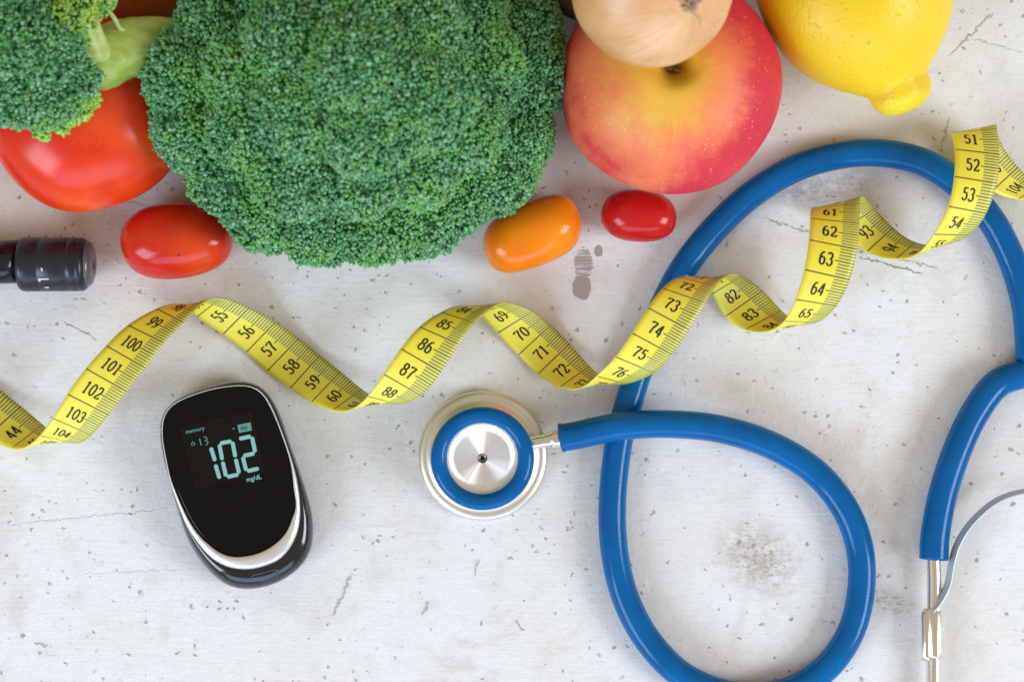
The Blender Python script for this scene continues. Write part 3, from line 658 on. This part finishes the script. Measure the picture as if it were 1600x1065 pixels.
# ------------------------------------------------------------------ measuring tape
TAPE=[(-994.9,12.4,32.3,-943.1,69.3,56.3),(-980.1,-4.9,23.8,-927.7,56.2,45),(-965,-22.5,16.5,-912.2,41.4,34.3),(-949.3,-40.9,10.9,-896.4,22.8,24.9),(-932.7,-59.1,7.5,-880.2,2.7,17.2),(-914.8,-76.2,6.5,-863.5,-16.8,11.4),(-895.8,-92.2,7.8,-845.9,-35.1,7.8),(-875.9,-107.3,11.4,-827.6,-51.5,6.5),(-855.4,-121.9,17.2,-807.7,-67.6,7.5),(-834.7,-136.5,24.9,-785.1,-84.9,10.9),(-812.7,-149.5,34.3,-762.7,-101.6,16.5),(-788.5,-159.7,45,-743.1,-116.1,24),(-766.4,-165.4,56.6,-725.6,-129.1,33.3),(-750.6,-164.9,68.6,-709.4,-141,43.8),(-737.9,-160,80.5,-693.7,-150.1,55.2),(-725.4,-152.5,91.9,-677.8,-154.7,67),(-713.5,-142.5,102.3,-662.6,-154.9,78.8),(-702.3,-130.2,111.4,-649.2,-150.8,90.2),(-691.1,-115.5,118.9,-636,-142,100.7),(-679.4,-98.1,124.6,-621.6,-128,110.1),(-666.9,-79.1,128.2,-606.8,-111.1,117.9),(-653.3,-59.8,129.6,-592.2,-93.4,123.8),(-639.1,-41.1,128.8,-577.9,-75.5,127.8),(-624.6,-23.7,125.7,-563.8,-58.2,129.5),(-610.2,-7.3,120.5,-549.9,-40.5,129),(-596.2,8.6,113.4,-536.5,-21.4,126.3),(-580.6,23.6,104.6,-523.3,-2.9,121.4),(-561.1,37.4,94.5,-510.2,12.9,114.6),(-541,48.5,83.4,-496.8,27.9,106.1),(-523,55.2,71.8,-482.8,44.1,96.1),(-508.3,56.1,59.9,-469.8,57.8,85.1),(-498.1,49.3,48.1,-459.4,65.1,73.2),(-487,37.9,37,-447,66.1,61),(-469.1,24.6,27.1,-428,60.4,49),(-448.9,10.5,18.8,-406.6,50.9,37.8),(-430.8,-3.4,12.5,-386.7,40.5,27.9),(-414.1,-17.6,8.3,-367.9,29.2,19.5),(-398.2,-32.5,6.5,-349.7,17.1,13),(-381.8,-47.3,7.1,-332.3,4.4,8.6),(-363.4,-61.2,10.1,-315.6,-9,6.6),(-344.7,-74,15.2,-299.4,-22.3,6.9),(-327.6,-85.5,22.3,-283.2,-34.8,9.4),(-310.7,-95.2,31.1,-266.6,-47.6,14.2),(-293.1,-102.7,41.2,-249.2,-61.9,20.9),(-275.6,-107.1,52.3,-232.1,-75.2,29.4),(-259.3,-107.8,63.9,-216.5,-85,39.4),(-244.3,-104.2,75.9,-201.9,-91.6,50.9),(-230.7,-95.7,88,-188,-95.3,63.5),(-218.1,-83.3,99.2,-173.1,-95.6,76.6),(-205.9,-67.5,108.6,-155.2,-91.7,89.2),(-193.6,-49.4,115.5,-137,-82.6,100.4),(-180.7,-30.3,119.3,-121.4,-66.5,109.4),(-167.4,-11.3,119.8,-106.9,-46.5,115.6),(-154,6.1,117.1,-92.6,-25.3,118.9),(-139.7,21.2,111.2,-79.3,-5,118.9),(-124.1,33.4,102.6,-68,11.8,115.7),(-107.9,43,91.7,-56.5,26.5,109.5),(-91.8,50.7,79.1,-42.6,40.3,100.6),(-76.8,54.3,65.6,-28.8,51.2,89.4),(-63.8,51.6,51.5,-18,57.4,76.2),(-51.2,43.1,37.8,-5.8,58.4,61.8),(-37.5,29.3,25.5,12.1,53.9,47),(-22.7,12.4,15.9,30.9,45.9,33.2),(-6.5,-5.1,9.8,46.1,36.4,21.7),(9.7,-22.2,7.8,59.9,25.1,13.2),(24.8,-38,9.9,74.6,11.7,8.6),(40.1,-52,16.1,89.9,-4,8),(56.9,-63.8,25.7,105.7,-22.2,11.5),(74,-71.8,38,121,-39.6,18.9),(90.5,-74.6,51.9,134.9,-53,29.2),(105.2,-72.1,65.8,147.9,-62,41.3),(117.2,-64.2,78.7,160.5,-66.2,54),(128.8,-52.7,89.8,175.4,-65.2,66.3),(142.4,-39,98.8,195.7,-58.4,77.9),(156.3,-23.4,105.7,215.7,-47.9,88.4),(168.7,-6.2,110.2,230.1,-35.3,97.3),(180.5,12.3,112.1,241.9,-20.3,104.4),(192.6,31.7,111.4,254,-2.6,109.2),(204.7,50.3,108,266.6,17.2,111.4),(216.4,66.3,102.3,279.9,38.2,111),(228.2,79.6,94.3,292.1,57.5,108.1),(240.7,89.9,84.7,300.8,71.8,102.7),(254.3,96.5,74,308.9,82.8,95.1),(269.8,98.8,62.4,319.1,92.5,85.1),(285.1,96,49.2,330.1,99.6,72.3),(298.2,87.2,34.7,340.7,102.9,56.7),(309.8,73.3,21.3,353.5,101.1,39.7),(320.3,55.1,12.5,371.2,92.3,24.6),(331.6,37.4,10.5,389.8,78.7,14.1),(346.1,24.8,15.8,405.5,62.6,10.4),(361.9,17,27.5,419.1,47,13.8),(377.6,13.7,43.5,431.2,35.2,23.7),(392,14.9,60.8,443,28,37.4),(403.9,20.4,76.5,455.3,26.1,52.3),(413.7,30.4,89.3,468.1,29.8,66.4),(421.5,44.7,99.1,480.7,39.3,79.2),(428.3,62.9,106.2,492.3,53.6,90.5),(434.9,84.4,110.5,502.1,71.7,99.9),(440.7,107.6,111.7,510,92.6,106.8),(445.2,131,109.8,516.2,115.4,111),(448.6,152.7,104.8,520.7,138.1,112),(451.1,171,97.1,523.4,158.6,109.9),(453.2,185.7,87.2,525.2,177.2,104.8),(455.4,196.4,75.5,527.1,194.1,96.8),(459.5,202.7,62.3,529.3,208.1,86),(467.6,203.9,48,531.9,218.2,72.3),(479.6,199.2,33.4,537.3,222,56.1),(495.3,187.6,20.6,548,216.7,39.2),(513.3,171.6,12.1,562,205.5,24.4),(532.1,153.7,9.8,577.3,191.3,14.1),(552.1,138.2,14.1,593.4,176.3,9.8),(573.9,129.6,24.3,609.6,162.7,12),(593.8,126.5,38.9,626.3,152.4,20.3),(608.8,127.4,55.7,644,147.2,33),(620.4,133.4,72,662,147.1,47.8),(630.1,145.4,85.9,680.1,152.3,62.6),(639.2,161.9,96.8,696.3,162.1,76.3),(649.2,181.7,104.6,708.5,175.7,88.3),(658.1,203.3,109,718,193.1,98.2),(663.9,225.5,109.9,725.8,214.7,105.3),(667.6,247.9,107.1,731.6,237.8,109.1),(670.4,270,101,735,259.5,109.3),(671.7,290.4,91.8,736.3,281.2,106),(671,307.6,80.3,736.1,304.1,99.3),(671.3,317.8,67.2,736.2,322.2,89.6),(675.7,317.1,53.7,738.8,329.8,77.4),(683.3,307.1,43.1,742.9,328.7,63.3),(693.6,288.9,39.6,747.3,320.4,48.5),(705.9,267.1,42.7,755.1,306.5,34.4),(721.4,246.6,45.4,769.2,288.6,22.4),(740.4,230.8,41.4,786.8,270,13.6),(761.7,222.6,32.5,804.8,254.5,8.6),(783.8,218.9,26.5,823.2,242.8,7.7),(805.5,217.3,28.7,841.9,235.9,10.9),(824.3,218.7,38.1,860.2,231,17.8),(838.5,224.6,50.9,877.9,225.6,27.4),(850.5,232.7,64.6,895.1,219.8,38.6)]

TF0 = 112.5
tp_arr = np.array(TAPE).reshape(-1, 2, 3)
def tape_eval(f):
    """edge points at front reading f (cm)"""
    x = (TF0 - f) / 0.5; i = int(min(max(math.floor(x), 1), len(tp_arr) - 3)); u = x - i
    a, b, c_, d = tp_arr[i - 1], tp_arr[i], tp_arr[i + 1], tp_arr[i + 2]
    return 0.5 * (2 * b + (c_ - a) * u + (2 * a - 5 * b + 4 * c_ - d) * u * u + (3 * b - a - 3 * c_ + d) * u ** 3)
FS = np.arange(TF0 - 0.5, TF0 - 0.5 * (len(tp_arr) - 2), -0.1)
ED = np.array([tape_eval(f) for f in FS])
for _ in range(3): ED[1:-1] = 0.25 * ED[:-2] + 0.5 * ED[1:-1] + 0.25 * ED[2:]
NV = 9
TG = np.gradient(ED, axis=0)
NORM = []
for i in range(len(FS)):
    wd = ED[i, 1] - ED[i, 0]
    row = []
    for k in range(NV):
        v = k / (NV - 1); tt = TG[i, 0] * (1 - v) + TG[i, 1] * v
        nn = np.cross(wd, tt); row.append(nn / np.linalg.norm(nn))
    NORM.append(row)
NORM = np.array(NORM)
def tape_pt(f, v, off):
    x = (FS[0] - f) / 0.1; i = int(min(max(math.floor(x), 0), len(FS) - 2)); u = x - i
    e = ED[i] * (1 - u) + ED[i + 1] * u
    y = v * (NV - 1); k = int(min(max(math.floor(y), 0), NV - 2)); w = y - k
    n0 = NORM[i, k] * (1 - w) + NORM[i, k + 1] * w; n1 = NORM[i + 1, k] * (1 - w) + NORM[i + 1, k + 1] * w
    n = n0 * (1 - u) + n1 * u; n = n / np.linalg.norm(n)
    return (e[0] * (1 - v) + e[1] * v + n * off) * U
m_tape = mat('yellow_tape_vinyl', (0.85, 0.70, 0.05), 0.48)
m_tape.node_tree.nodes['Principled BSDF'].inputs['Specular IOR Level'].default_value = 0.8
t = NT(m_tape)
uvn = t.node('ShaderNodeUVMap'); uvn.uv_map = 'scale'; s = t.sep(uvn.outputs[0])
f_ = s[0]; v_ = s[1]
ntp, _c = t.noise(t.obj(), 40.0, 2.0, 0.5)
base = t.mix(t.ramp(ntp, 0.3, 0.7), (0.975, 0.845, 0.045), (0.985, 0.88, 0.08))
zone = t.ramp(v_, 0.655, 0.668)
base = t.mix(t.math('MULTIPLY', zone, 0.40), base, (0.52, 0.60, 0.20))
def line(fr, hw, soft=0.4):   # fr = distance from the line in cm
    return t.ramp(fr, hw * (1 + soft), hw * (1 - soft))
def near(mult, off):          # distance to the nearest line of spacing 1/mult, in cm
    x = t.math('ADD', t.math('MULTIPLY', f_, mult), off)
    x = t.math('ABSOLUTE', t.math('SUBTRACT', t.math('FRACT', x), 0.5)); return t.math('DIVIDE', x, mult)
mm = t.math('MULTIPLY', line(near(10.0, 0.5), 0.016), zone)
cmb = t.math('MULTIPLY', line(near(1.0, 0.0), 0.024), t.math('GREATER_THAN', v_, 0.02))
half_ = t.math('MULTIPLY', line(near(1.0, 0.5), 0.02), t.math('GREATER_THAN', v_, 0.585))
ink = t.math('MAXIMUM', mm, t.math('MAXIMUM', cmb, half_))
base = t.mix(t.math('MULTIPLY', ink, 0.9), base, (0.05, 0.05, 0.02))
t.col(base); t.p.inputs['Coat Weight'].default_value = 0.2; t.p.inputs['Coat Roughness'].default_value = 0.25
tr_ = t.node('ShaderNodeBsdfTranslucent'); t.l.new(t.mix(1.0, base, (1.0, 0.86, 0.15), 'MULTIPLY'), tr_.inputs[0]); mxs = t.node('ShaderNodeMixShader'); mxs.inputs[0].default_value = 0.13
t.l.new(t.p.outputs[0], mxs.inputs[1]); t.l.new(tr_.outputs[0], mxs.inputs[2]); t.l.new(mxs.outputs[0], t.n['Material Output'].inputs[0])
weave = t.mapping(uvn.outputs[0], sc=(60, 60, 1)); nw, _c = t.noise(weave, 1.0, 2.0, 0.5); t.bump(nw, 0.06, 0.0002)
TH = 1.0
V = []; F = []; UVs = []
n = len(FS)
def vid(side, i, k): return side * n * NV + i * NV + k
for side, off in ((0, TH), (1, -TH)):
    for i in range(n):
        for k in range(NV):
            V.append((ED[i, 0] * (1 - k / (NV - 1)) + ED[i, 1] * k / (NV - 1) + NORM[i, k] * off) * U)
            UVs.append((FS[i], k / (NV - 1)))
for i in range(n - 1):
    for k in range(NV - 1):
        F.append([vid(0, i, k), vid(0, i, k + 1), vid(0, i + 1, k + 1), vid(0, i + 1, k)])
        F.append([vid(1, i, k), vid(1, i + 1, k), vid(1, i + 1, k + 1), vid(1, i, k + 1)])
    F.append([vid(0, i, 0), vid(0, i + 1, 0), vid(1, i + 1, 0), vid(1, i, 0)])
    F.append([vid(0, i, NV - 1), vid(1, i, NV - 1), vid(1, i + 1, NV - 1), vid(0, i + 1, NV - 1)])
TT = thing('measuring_tape', W(780, 560, 0), 'yellow measuring tape twisted in a long loose spiral across the table', 'measuring tape')
tape = obj('ribbon', V, F, m_tape, TT)
uvl = tape.data.uv_layers.new(name='scale')
li = np.zeros(len(tape.data.loops), dtype=np.int32); tape.data.loops.foreach_get('vertex_index', li)
uvl.data.foreach_set('uv', np.array(UVs, dtype=np.float32)[li].ravel())
# numerals: high-contrast upright digits drawn as pen strokes and laid on the ribbon
def arc(cx, cy, rx, ry, a0, a1, n=14):
    return [(cx + rx * math.cos(math.radians(a)), cy + ry * math.sin(math.radians(a))) for a in np.linspace(a0, a1, n)]
DIG = {
 '0': [arc(.5, .5, .34, .46, 0, 360, 26)],
 '1': [[(.5, 0.02), (.5, .97)], [(.28, .02), (.72, .02)], [(.26, .80), (.5, .95)]],
 '2': [arc(.48, .70, .31, .27, 165, -35, 16) + [(.55, .38), (.20, .06)], [(.18, .05), (.82, .05), (.84, .20)]],
 '3': [arc(.46, .74, .28, .23, 160, -85, 16), arc(.46, .27, .33, .26, 88, -160, 16)],
 '4': [[(.64, .0), (.64, .98), (.12, .28), (.88, .28)]],
 '5': [[(.78, .94), (.26, .94), (.24, .54)], arc(.46, .32, .33, .29, 130, -155, 18)],
 '6': [arc(.5, .29, .31, .28, 0, 360, 22), [(.20, .30), (.22, .62), (.42, .88), (.72, .94)]],
 '7': [[(.16, .80), (.18, .93), (.84, .93), (.52, .45), (.46, .0)]],
 '8': [arc(.5, .27, .33, .26, 0, 360, 22), arc(.5, .74, .27, .22, 0, 360, 22)],
 '9': [arc(.5, .70, .31, .28, 0, 360, 22), [(.80, .70), (.78, .38), (.58, .12), (.28, .06)]],
}
def pen(poly, a, b):
    """strip along poly for an elliptic pen a wide, b tall"""
    P = [Vector(p) for p in poly]
    Q = []
    for i in range(len(P) - 1):
        m_ = max(1, int((P[i + 1] - P[i]).length / 0.12))
        for j in range(m_): Q.append(P[i].lerp(P[i + 1], j / m_))
    Q.append(P[-1]); Vs = []; Fs = []
    for i, p in enumerate(Q):
        d = (Q[min(i + 1, len(Q) - 1)] - Q[max(i - 1, 0)])
        if d.length < 1e-6: d = Vector((1, 0))
        d.normalize(); nx, ny = -d.y, d.x
        s_ = math.sqrt(a * a * nx * nx + b * b * ny * ny); o2 = Vector((a * a * nx / s_, b * b * ny / s_))
        Vs += [p + o2, p - o2]
    for i in range(len(Q) - 1): Fs.append([2 * i, 2 * i + 1, 2 * i + 3, 2 * i + 2])
    return Vs, Fs
NVt = []; NFt = []
def number(text, fc, front):
    wd = 0.142 if len(text) == 3 else 0.160; hgt = 0.44     # v units / cm
    x0 = 0.41 - wd * len(text) / 2
    for j, ch in enumerate(text):
        for poly in DIG[ch]:
            vs, fs = pen(poly, 0.135, 0.055); b0 = len(NVt)
            for p in vs:
                v = x0 + (j + p.x) * wd; g = (p.y - 0.5) * hgt
                f = fc - g if front else fc + g
                NVt.append(tape_pt(f, v, TH + 0.35 if front else -TH - 0.35))
            for q_ in fs: NFt.append([b0 + i for i in (q_ if front else q_[::-1])])
for nf in range(46, 112):
    number(str(nf), float(nf), True); number(str(151 - nf), float(nf), False)
m_ink = mat('black_print', (0.02, 0.02, 0.012), 0.5)
obj('printed_numerals', NVt, NFt, m_ink, TT)

# ------------------------------------------------------------------ blood glucose meter
OUT = [(249, 664), (252, 700), (264, 749), (277, 795), (291, 837), (308, 868), (330, 895), (355, 914), (382, 920), (423, 914), (461, 893), (482, 868), (489, 843), (487, 800), (473, 749), (453, 691), (437, 645), (416, 610), (396, 598), (365, 594), (321, 605), (281, 620), (257, 641)]
BZ = [(254, 651), (252, 672), (254, 691), (262, 735), (267, 756), (288, 813), (311, 850), (338, 877), (369, 888), (402, 887), (436, 874), (458, 848), (468, 815), (468, 776), (460, 732), (443, 681), (424, 634), (408, 610), (382, 601), (331, 607), (281, 624), (262, 638)]
GL = [(257, 653), (255.5, 672), (258, 692), (267, 735), (274, 756), (298, 812), (321, 845), (345, 864), (372, 870), (412, 861), (443, 838), (455, 815), (460, 790), (457, 768), (450, 724), (436, 679), (420, 639), (405, 614), (381, 605), (332, 611), (283, 628), (265, 641)]
NS = 96
def ringpts(poly, cen):
    P = catmull([(x, y, 0) for x, y in poly + poly[:1]], 12)[:, :2]
    a = np.arctan2(P[:, 1] - cen[1], P[:, 0] - cen[0]); r_ = np.hypot(P[:, 0] - cen[0], P[:, 1] - cen[1])
    o3 = np.argsort(a); a = a[o3]; r_ = r_[o3]
    a = np.concatenate([a - 2 * math.pi, a, a + 2 * math.pi]); r_ = np.tile(r_, 3)
    th = np.linspace(-math.pi, math.pi, NS, endpoint=False); rr = np.interp(th, a, r_)
    for _ in range(2): rr = 0.25 * np.roll(rr, 1) + 0.5 * rr + 0.25 * np.roll(rr, -1)
    return np.stack([cen[0] + rr * np.cos(th), cen[1] + rr * np.sin(th)], 1)
CEN = (362.0, 752.0)
ro = ringpts(OUT, CEN); rbz = ringpts(BZ, CEN); rg = ringpts(GL, CEN)
dd_ = np.linalg.norm(rg - rbz, axis=1)[:, None]
rg = rbz + (rg - rbz) * np.interp(dd_, [6.5, 13], [0.36, 1.0])
def stack(rings, cap_first=False, cap_last=False):
    V = []; F = []
    for pts, z in rings:
        for p in pts: V.append(W(p[0], p[1], z))
    for i in range(len(rings) - 1):
        for k in range(NS):
            F.append([i * NS + k, (i + 1) * NS + k, (i + 1) * NS + (k + 1) % NS, i * NS + (k + 1) % NS])
    if cap_last: F.append([(len(rings) - 1) * NS + k for k in range(NS)][::-1])
    if cap_first: F.append(list(range(NS)))
    return V, F
def sc_(p, k): return np.array(CEN) + (p - np.array(CEN)) * k
GM = thing('glucose_meter', W(CEN[0], CEN[1], 0), 'black oval blood glucose meter with silver rim showing 102', 'glucose meter')
m_black = mat('gloss_black_plastic', (0.006, 0.007, 0.009), 0.13); NT(m_black).p.inputs['Coat Weight'].default_value = 0.4
m_glass = mat('black_display_glass', (0.002, 0.002, 0.0025), 0.05); NT(m_glass).p.inputs['Specular IOR Level'].default_value = 0.22
m_silver = mat('silver_bezel', (0.90, 0.91, 0.93), 0.30, metallic=0.85)
rings = [(sc_(ro, .90), 2), (sc_(ro, .95), 5), (sc_(ro, .985), 14), (ro, 26), (ro, 36)]
for s_ in np.linspace(0.2, 1, 6):
    w_ = 1 - math.cos(s_ * math.pi / 2); rings.append((ro * (1 - w_) + rbz * w_, 36 + 28 * math.sin(s_ * math.pi / 2)))
obj('shell', *stack(rings, True, True), m_black, GM)
obj('bezel', *stack([(rbz, 60), (rbz, 64.5), (rbz * .75 + rg * .25, 67.5), (rbz * .35 + rg * .65, 69.5), (rg, 69), (sc_(rg, .995), 62)]), m_silver, GM)
gz = lambda k: 70.6 - 6.5 * k ** 6
obj('display_glass', *stack([(sc_(rg, k), gz(k)) for k in (.999, .985, .97, .95, .93, .90, .87, .83, .78, .72, .65, .57, .5, .3, .1)], False, True), m_glass, GM)
def quad(name, pts, z, m, parent, th=0.3):
    V = [W(x, y, z) for x, y in pts] + [W(x, y, z - th) for x, y in pts]; n_ = len(pts)
    F = [list(range(n_)), [n_ + i for i in range(n_)][::-1]] + [[i, n_ + i, n_ + (i + 1) % n_, (i + 1) % n_] for i in range(n_)]
    return obj(name, V, F, m, parent, smooth=False)
m_lcd = mat('display_backing', (0.006, 0.0052, 0.004), 0.06)
NT(m_lcd).p.inputs['Specular IOR Level'].default_value = 0.22
LP = quad('display_panel', [(281, 667), (392, 640), (416, 738), (306, 765)], 71.0, m_lcd, GM)
def emis(name, col, st):
    m = mat(name, (0.0, 0.0, 0.0), 0.4); p = m.node_tree.nodes['Principled BSDF']
    p.inputs['Emission Color'].default_value = (*col, 1); p.inputs['Emission Strength'].default_value = st; return m
m_seg = emis('lit_segment', (0.30, 0.64, 0.66), 0.78); m_segd = emis('lit_small_segment', (0.13, 0.36, 0.34), 0.8)
def seg(p, q, w, z=71.6, m=None, parent=None, name='digit_segment'):
    p = Vector(p); q = Vector(q); d = (q - p); l = d.length; d.normalize(); n_ = Vector((-d.y, d.x)); e = w * 0.35; p = p + d * 0.6; q = q - d * 0.6
    pts = [p, p + d * e + n_ * w / 2, q - d * e + n_ * w / 2, q, q - d * e - n_ * w / 2, p + d * e - n_ * w / 2]
    pts = [tuple(x) for x in pts]
    quad(name, pts, z, m or m_seg, parent or LP)
A = {'tl': (342.5, 692.5), 'tr': (363, 688.5), 'ml': (347.5, 719.5), 'mr': (368, 715), 'bl': (353.5, 745), 'br': (374, 740.5)}
B = {'tl': (372.5, 685.5), 'tr': (393.5, 681), 'ml': (379, 712), 'mr': (399, 707.5), 'bl': (385, 736), 'br': (405.5, 731)}
W6 = 6.2
seg((329, 697.5), (336.5, 721), W6); seg((336.2, 724), (343.5, 748.5), W6)
for a, b in (('tl', 'tr'), ('tl', 'ml'), ('tr', 'mr'), ('ml', 'bl'), ('mr', 'br'), ('bl', 'br')): seg(A[a], A[b], W6)
for a, b in (('tl', 'tr'), ('tr', 'mr'), ('ml', 'mr'), ('ml', 'bl'), ('bl', 'br')): seg(B[a], B[b], W6)
# small clock digits "n 13"
def small_print(name, txt, u, v, h, ang, m, z=71.6, sx=1.0, parent=None):
    cu = bpy.data.curves.new(name, 'FONT'); cu.body = txt; cu.size = 1.0; cu.resolution_u = 2; cu.offset = 0.012
    tmp = bpy.data.objects.new(name, cu); scene.collection.objects.link(tmp)
    dg = bpy.context.evaluated_depsgraph_get(); me = bpy.data.meshes.new_from_object(tmp.evaluated_get(dg))
    bpy.data.objects.remove(tmp)
    M = Matrix.Translation(W(u, v, z)) @ Matrix.Rotation(ang, 4, 'Z') @ Matrix.Diagonal((h * U * sx * 1.4, h * U * 1.4, 1, 1))
    V = [tuple(M @ x.co) for x in me.vertices]; F = [list(p.vertices) for p in me.polygons]
    bpy.data.meshes.remove(me)
    return obj(name, V, F, m, parent or LP, smooth=False)
TA = math.radians(12.5)
for a, b in (((299, 691), (300.5, 697)), ((303, 690), (304.5, 696)), ((299.5, 690.5), (303, 689.8)), ((311.5, 684), (314.5, 696)),
             ((317.5, 682.5), (322, 681.5)), ((322, 681.5), (323.6, 687.5)), ((319, 688.4), (323.6, 687.4)), ((323.6, 687.5), (325.2, 693.5)), ((320.6, 694.6), (325.2, 693.5))):
    seg(a, b, 1.7, m=m_segd)
small_print('printed_word', 'memory', 290.5, 677.5, 6.2, TA, m_segd)
small_print('unit_mark', 'mg/dL', 385.5, 752.5, 7.2, TA, m_seg, sx=0.95)
quad('status_flag', [(371, 663.5), (391.5, 659.5), (393.5, 672), (373.5, 676)], 71.5, m_segd, LP)
small_print('flag_word', 'day', 375.5, 671.5, 6.0, TA, m_lcd, z=72.2)
small_print('flag_mark', '-', 363.5, 672.5, 9, TA, m_segd, z=71.6)
# test strip port at the lower end
m_port = mat('port_recess', (0.05, 0.055, 0.065), 0.35)
pz = 44
fr = tube(catmull([W(x, y, z) for x, y, z in ((393, 904, 58), (396, 898, 61.5), (412, 894, 63), (430, 889, 62.5), (434, 894, 60), (431, 900, 56.5), (414, 906, 55.5), (398, 908, 55), (393, 904, 58))], 5), 1.3 * U, 8)
obj('strip_port', *fr, m_port, GM)

# ------------------------------------------------------------------ lancing pen
m_pen = mat('satin_black_plastic', (0.006, 0.006, 0.010), 0.17)
m_cap = mat('matte_black_plastic', (0.012, 0.013, 0.020), 0.33)
t = NT(m_pen); n_, _c = t.noise(t.obj(), 600.0, 2.0, 0.5); t.bump(n_, 0.04, 0.0002)
PN = thing('lancing_pen', W(-20, 410, 0), 'black lancing pen with stepped cap entering from the left edge', 'lancing pen')
def xl(profile, v, z, seg=48, m=None, name='', parent=None, slope=0.0, cap=True, sy=1.0):
    V = []; F = []
    for u_, r_ in profile:
        c0 = W(u_, v + slope * (u_ - 0), z)
        for k in range(seg):
            a = 2 * math.pi * k / seg; V.append(c0 + Vector((0, math.cos(a) * r_ * sy, math.sin(a) * r_)) * U * KZ(z))
    for i in range(len(profile) - 1):
        for k in range(seg): F.append([i * seg + k, (i + 1) * seg + k, (i + 1) * seg + (k + 1) % seg, i * seg + (k + 1) % seg])
    if cap: F.append([k for k in range(seg)]); F.append([(len(profile) - 1) * seg + k for k in range(seg)][::-1])
    return obj(name, V, F, m, parent)
xl([(-330, 20), (-322, 28), (-300, 33), (-200, 36), (-100, 35.5), (0, 34), (34, 34)], 409.5, 44, m=m_pen, name='barrel', parent=PN, slope=-0.04)
capm = xl([(31, 34), (32, 39), (35, 41.5), (40, 42.5), (64, 42.3), (65, 41.6), (66, 42.2), (108, 42), (109, 41.2), (110, 41.2), (111, 42), (122, 42), (124, 40.6), (126, 42), (131, 41.2), (135, 38), (136.5, 34)], 413.0, 44, m=m_cap, name='cap', parent=PN)
m_tip = mat('grey_tip_ring', (0.14, 0.13, 0.13), 0.3, metallic=0.4)
xl([(135, 35), (138, 35.5), (143, 32), (146, 24), (146.5, 9), (142, 8), (141, 1)], 412, 44, m=m_tip, name='tip_ring', parent=PN)
m_mark = mat('white_print', (0.5, 0.52, 0.56), 0.5)
def on_pen(name, pts):
    V = []
    for off in (0.35,):
        for (u_, v_) in pts:
            dy = (v_ - 413.0); zz = 44 + math.sqrt(max(0, 42.6 ** 2 - dy * dy)) + off
            V.append(W(u_, v_, zz) if False else W(u_, 413.0 + dy * 1.0, 44) + Vector((0, 0, (zz - 44) * U)))
    obj(name, V, [list(range(len(V)))[::-1]], m_mark, capm, smooth=False)
on_pen('scale_mark', [(73, 420), (76, 420), (77, 425.5), (74, 425.5)])
on_pen('scale_mark', [(67, 436), (84, 435.5), (84.5, 438), (72, 438.5), (71, 441), (68, 441)])
on_pen('scale_mark', [(74, 449), (81, 448.5), (82, 450.5), (75, 451)])
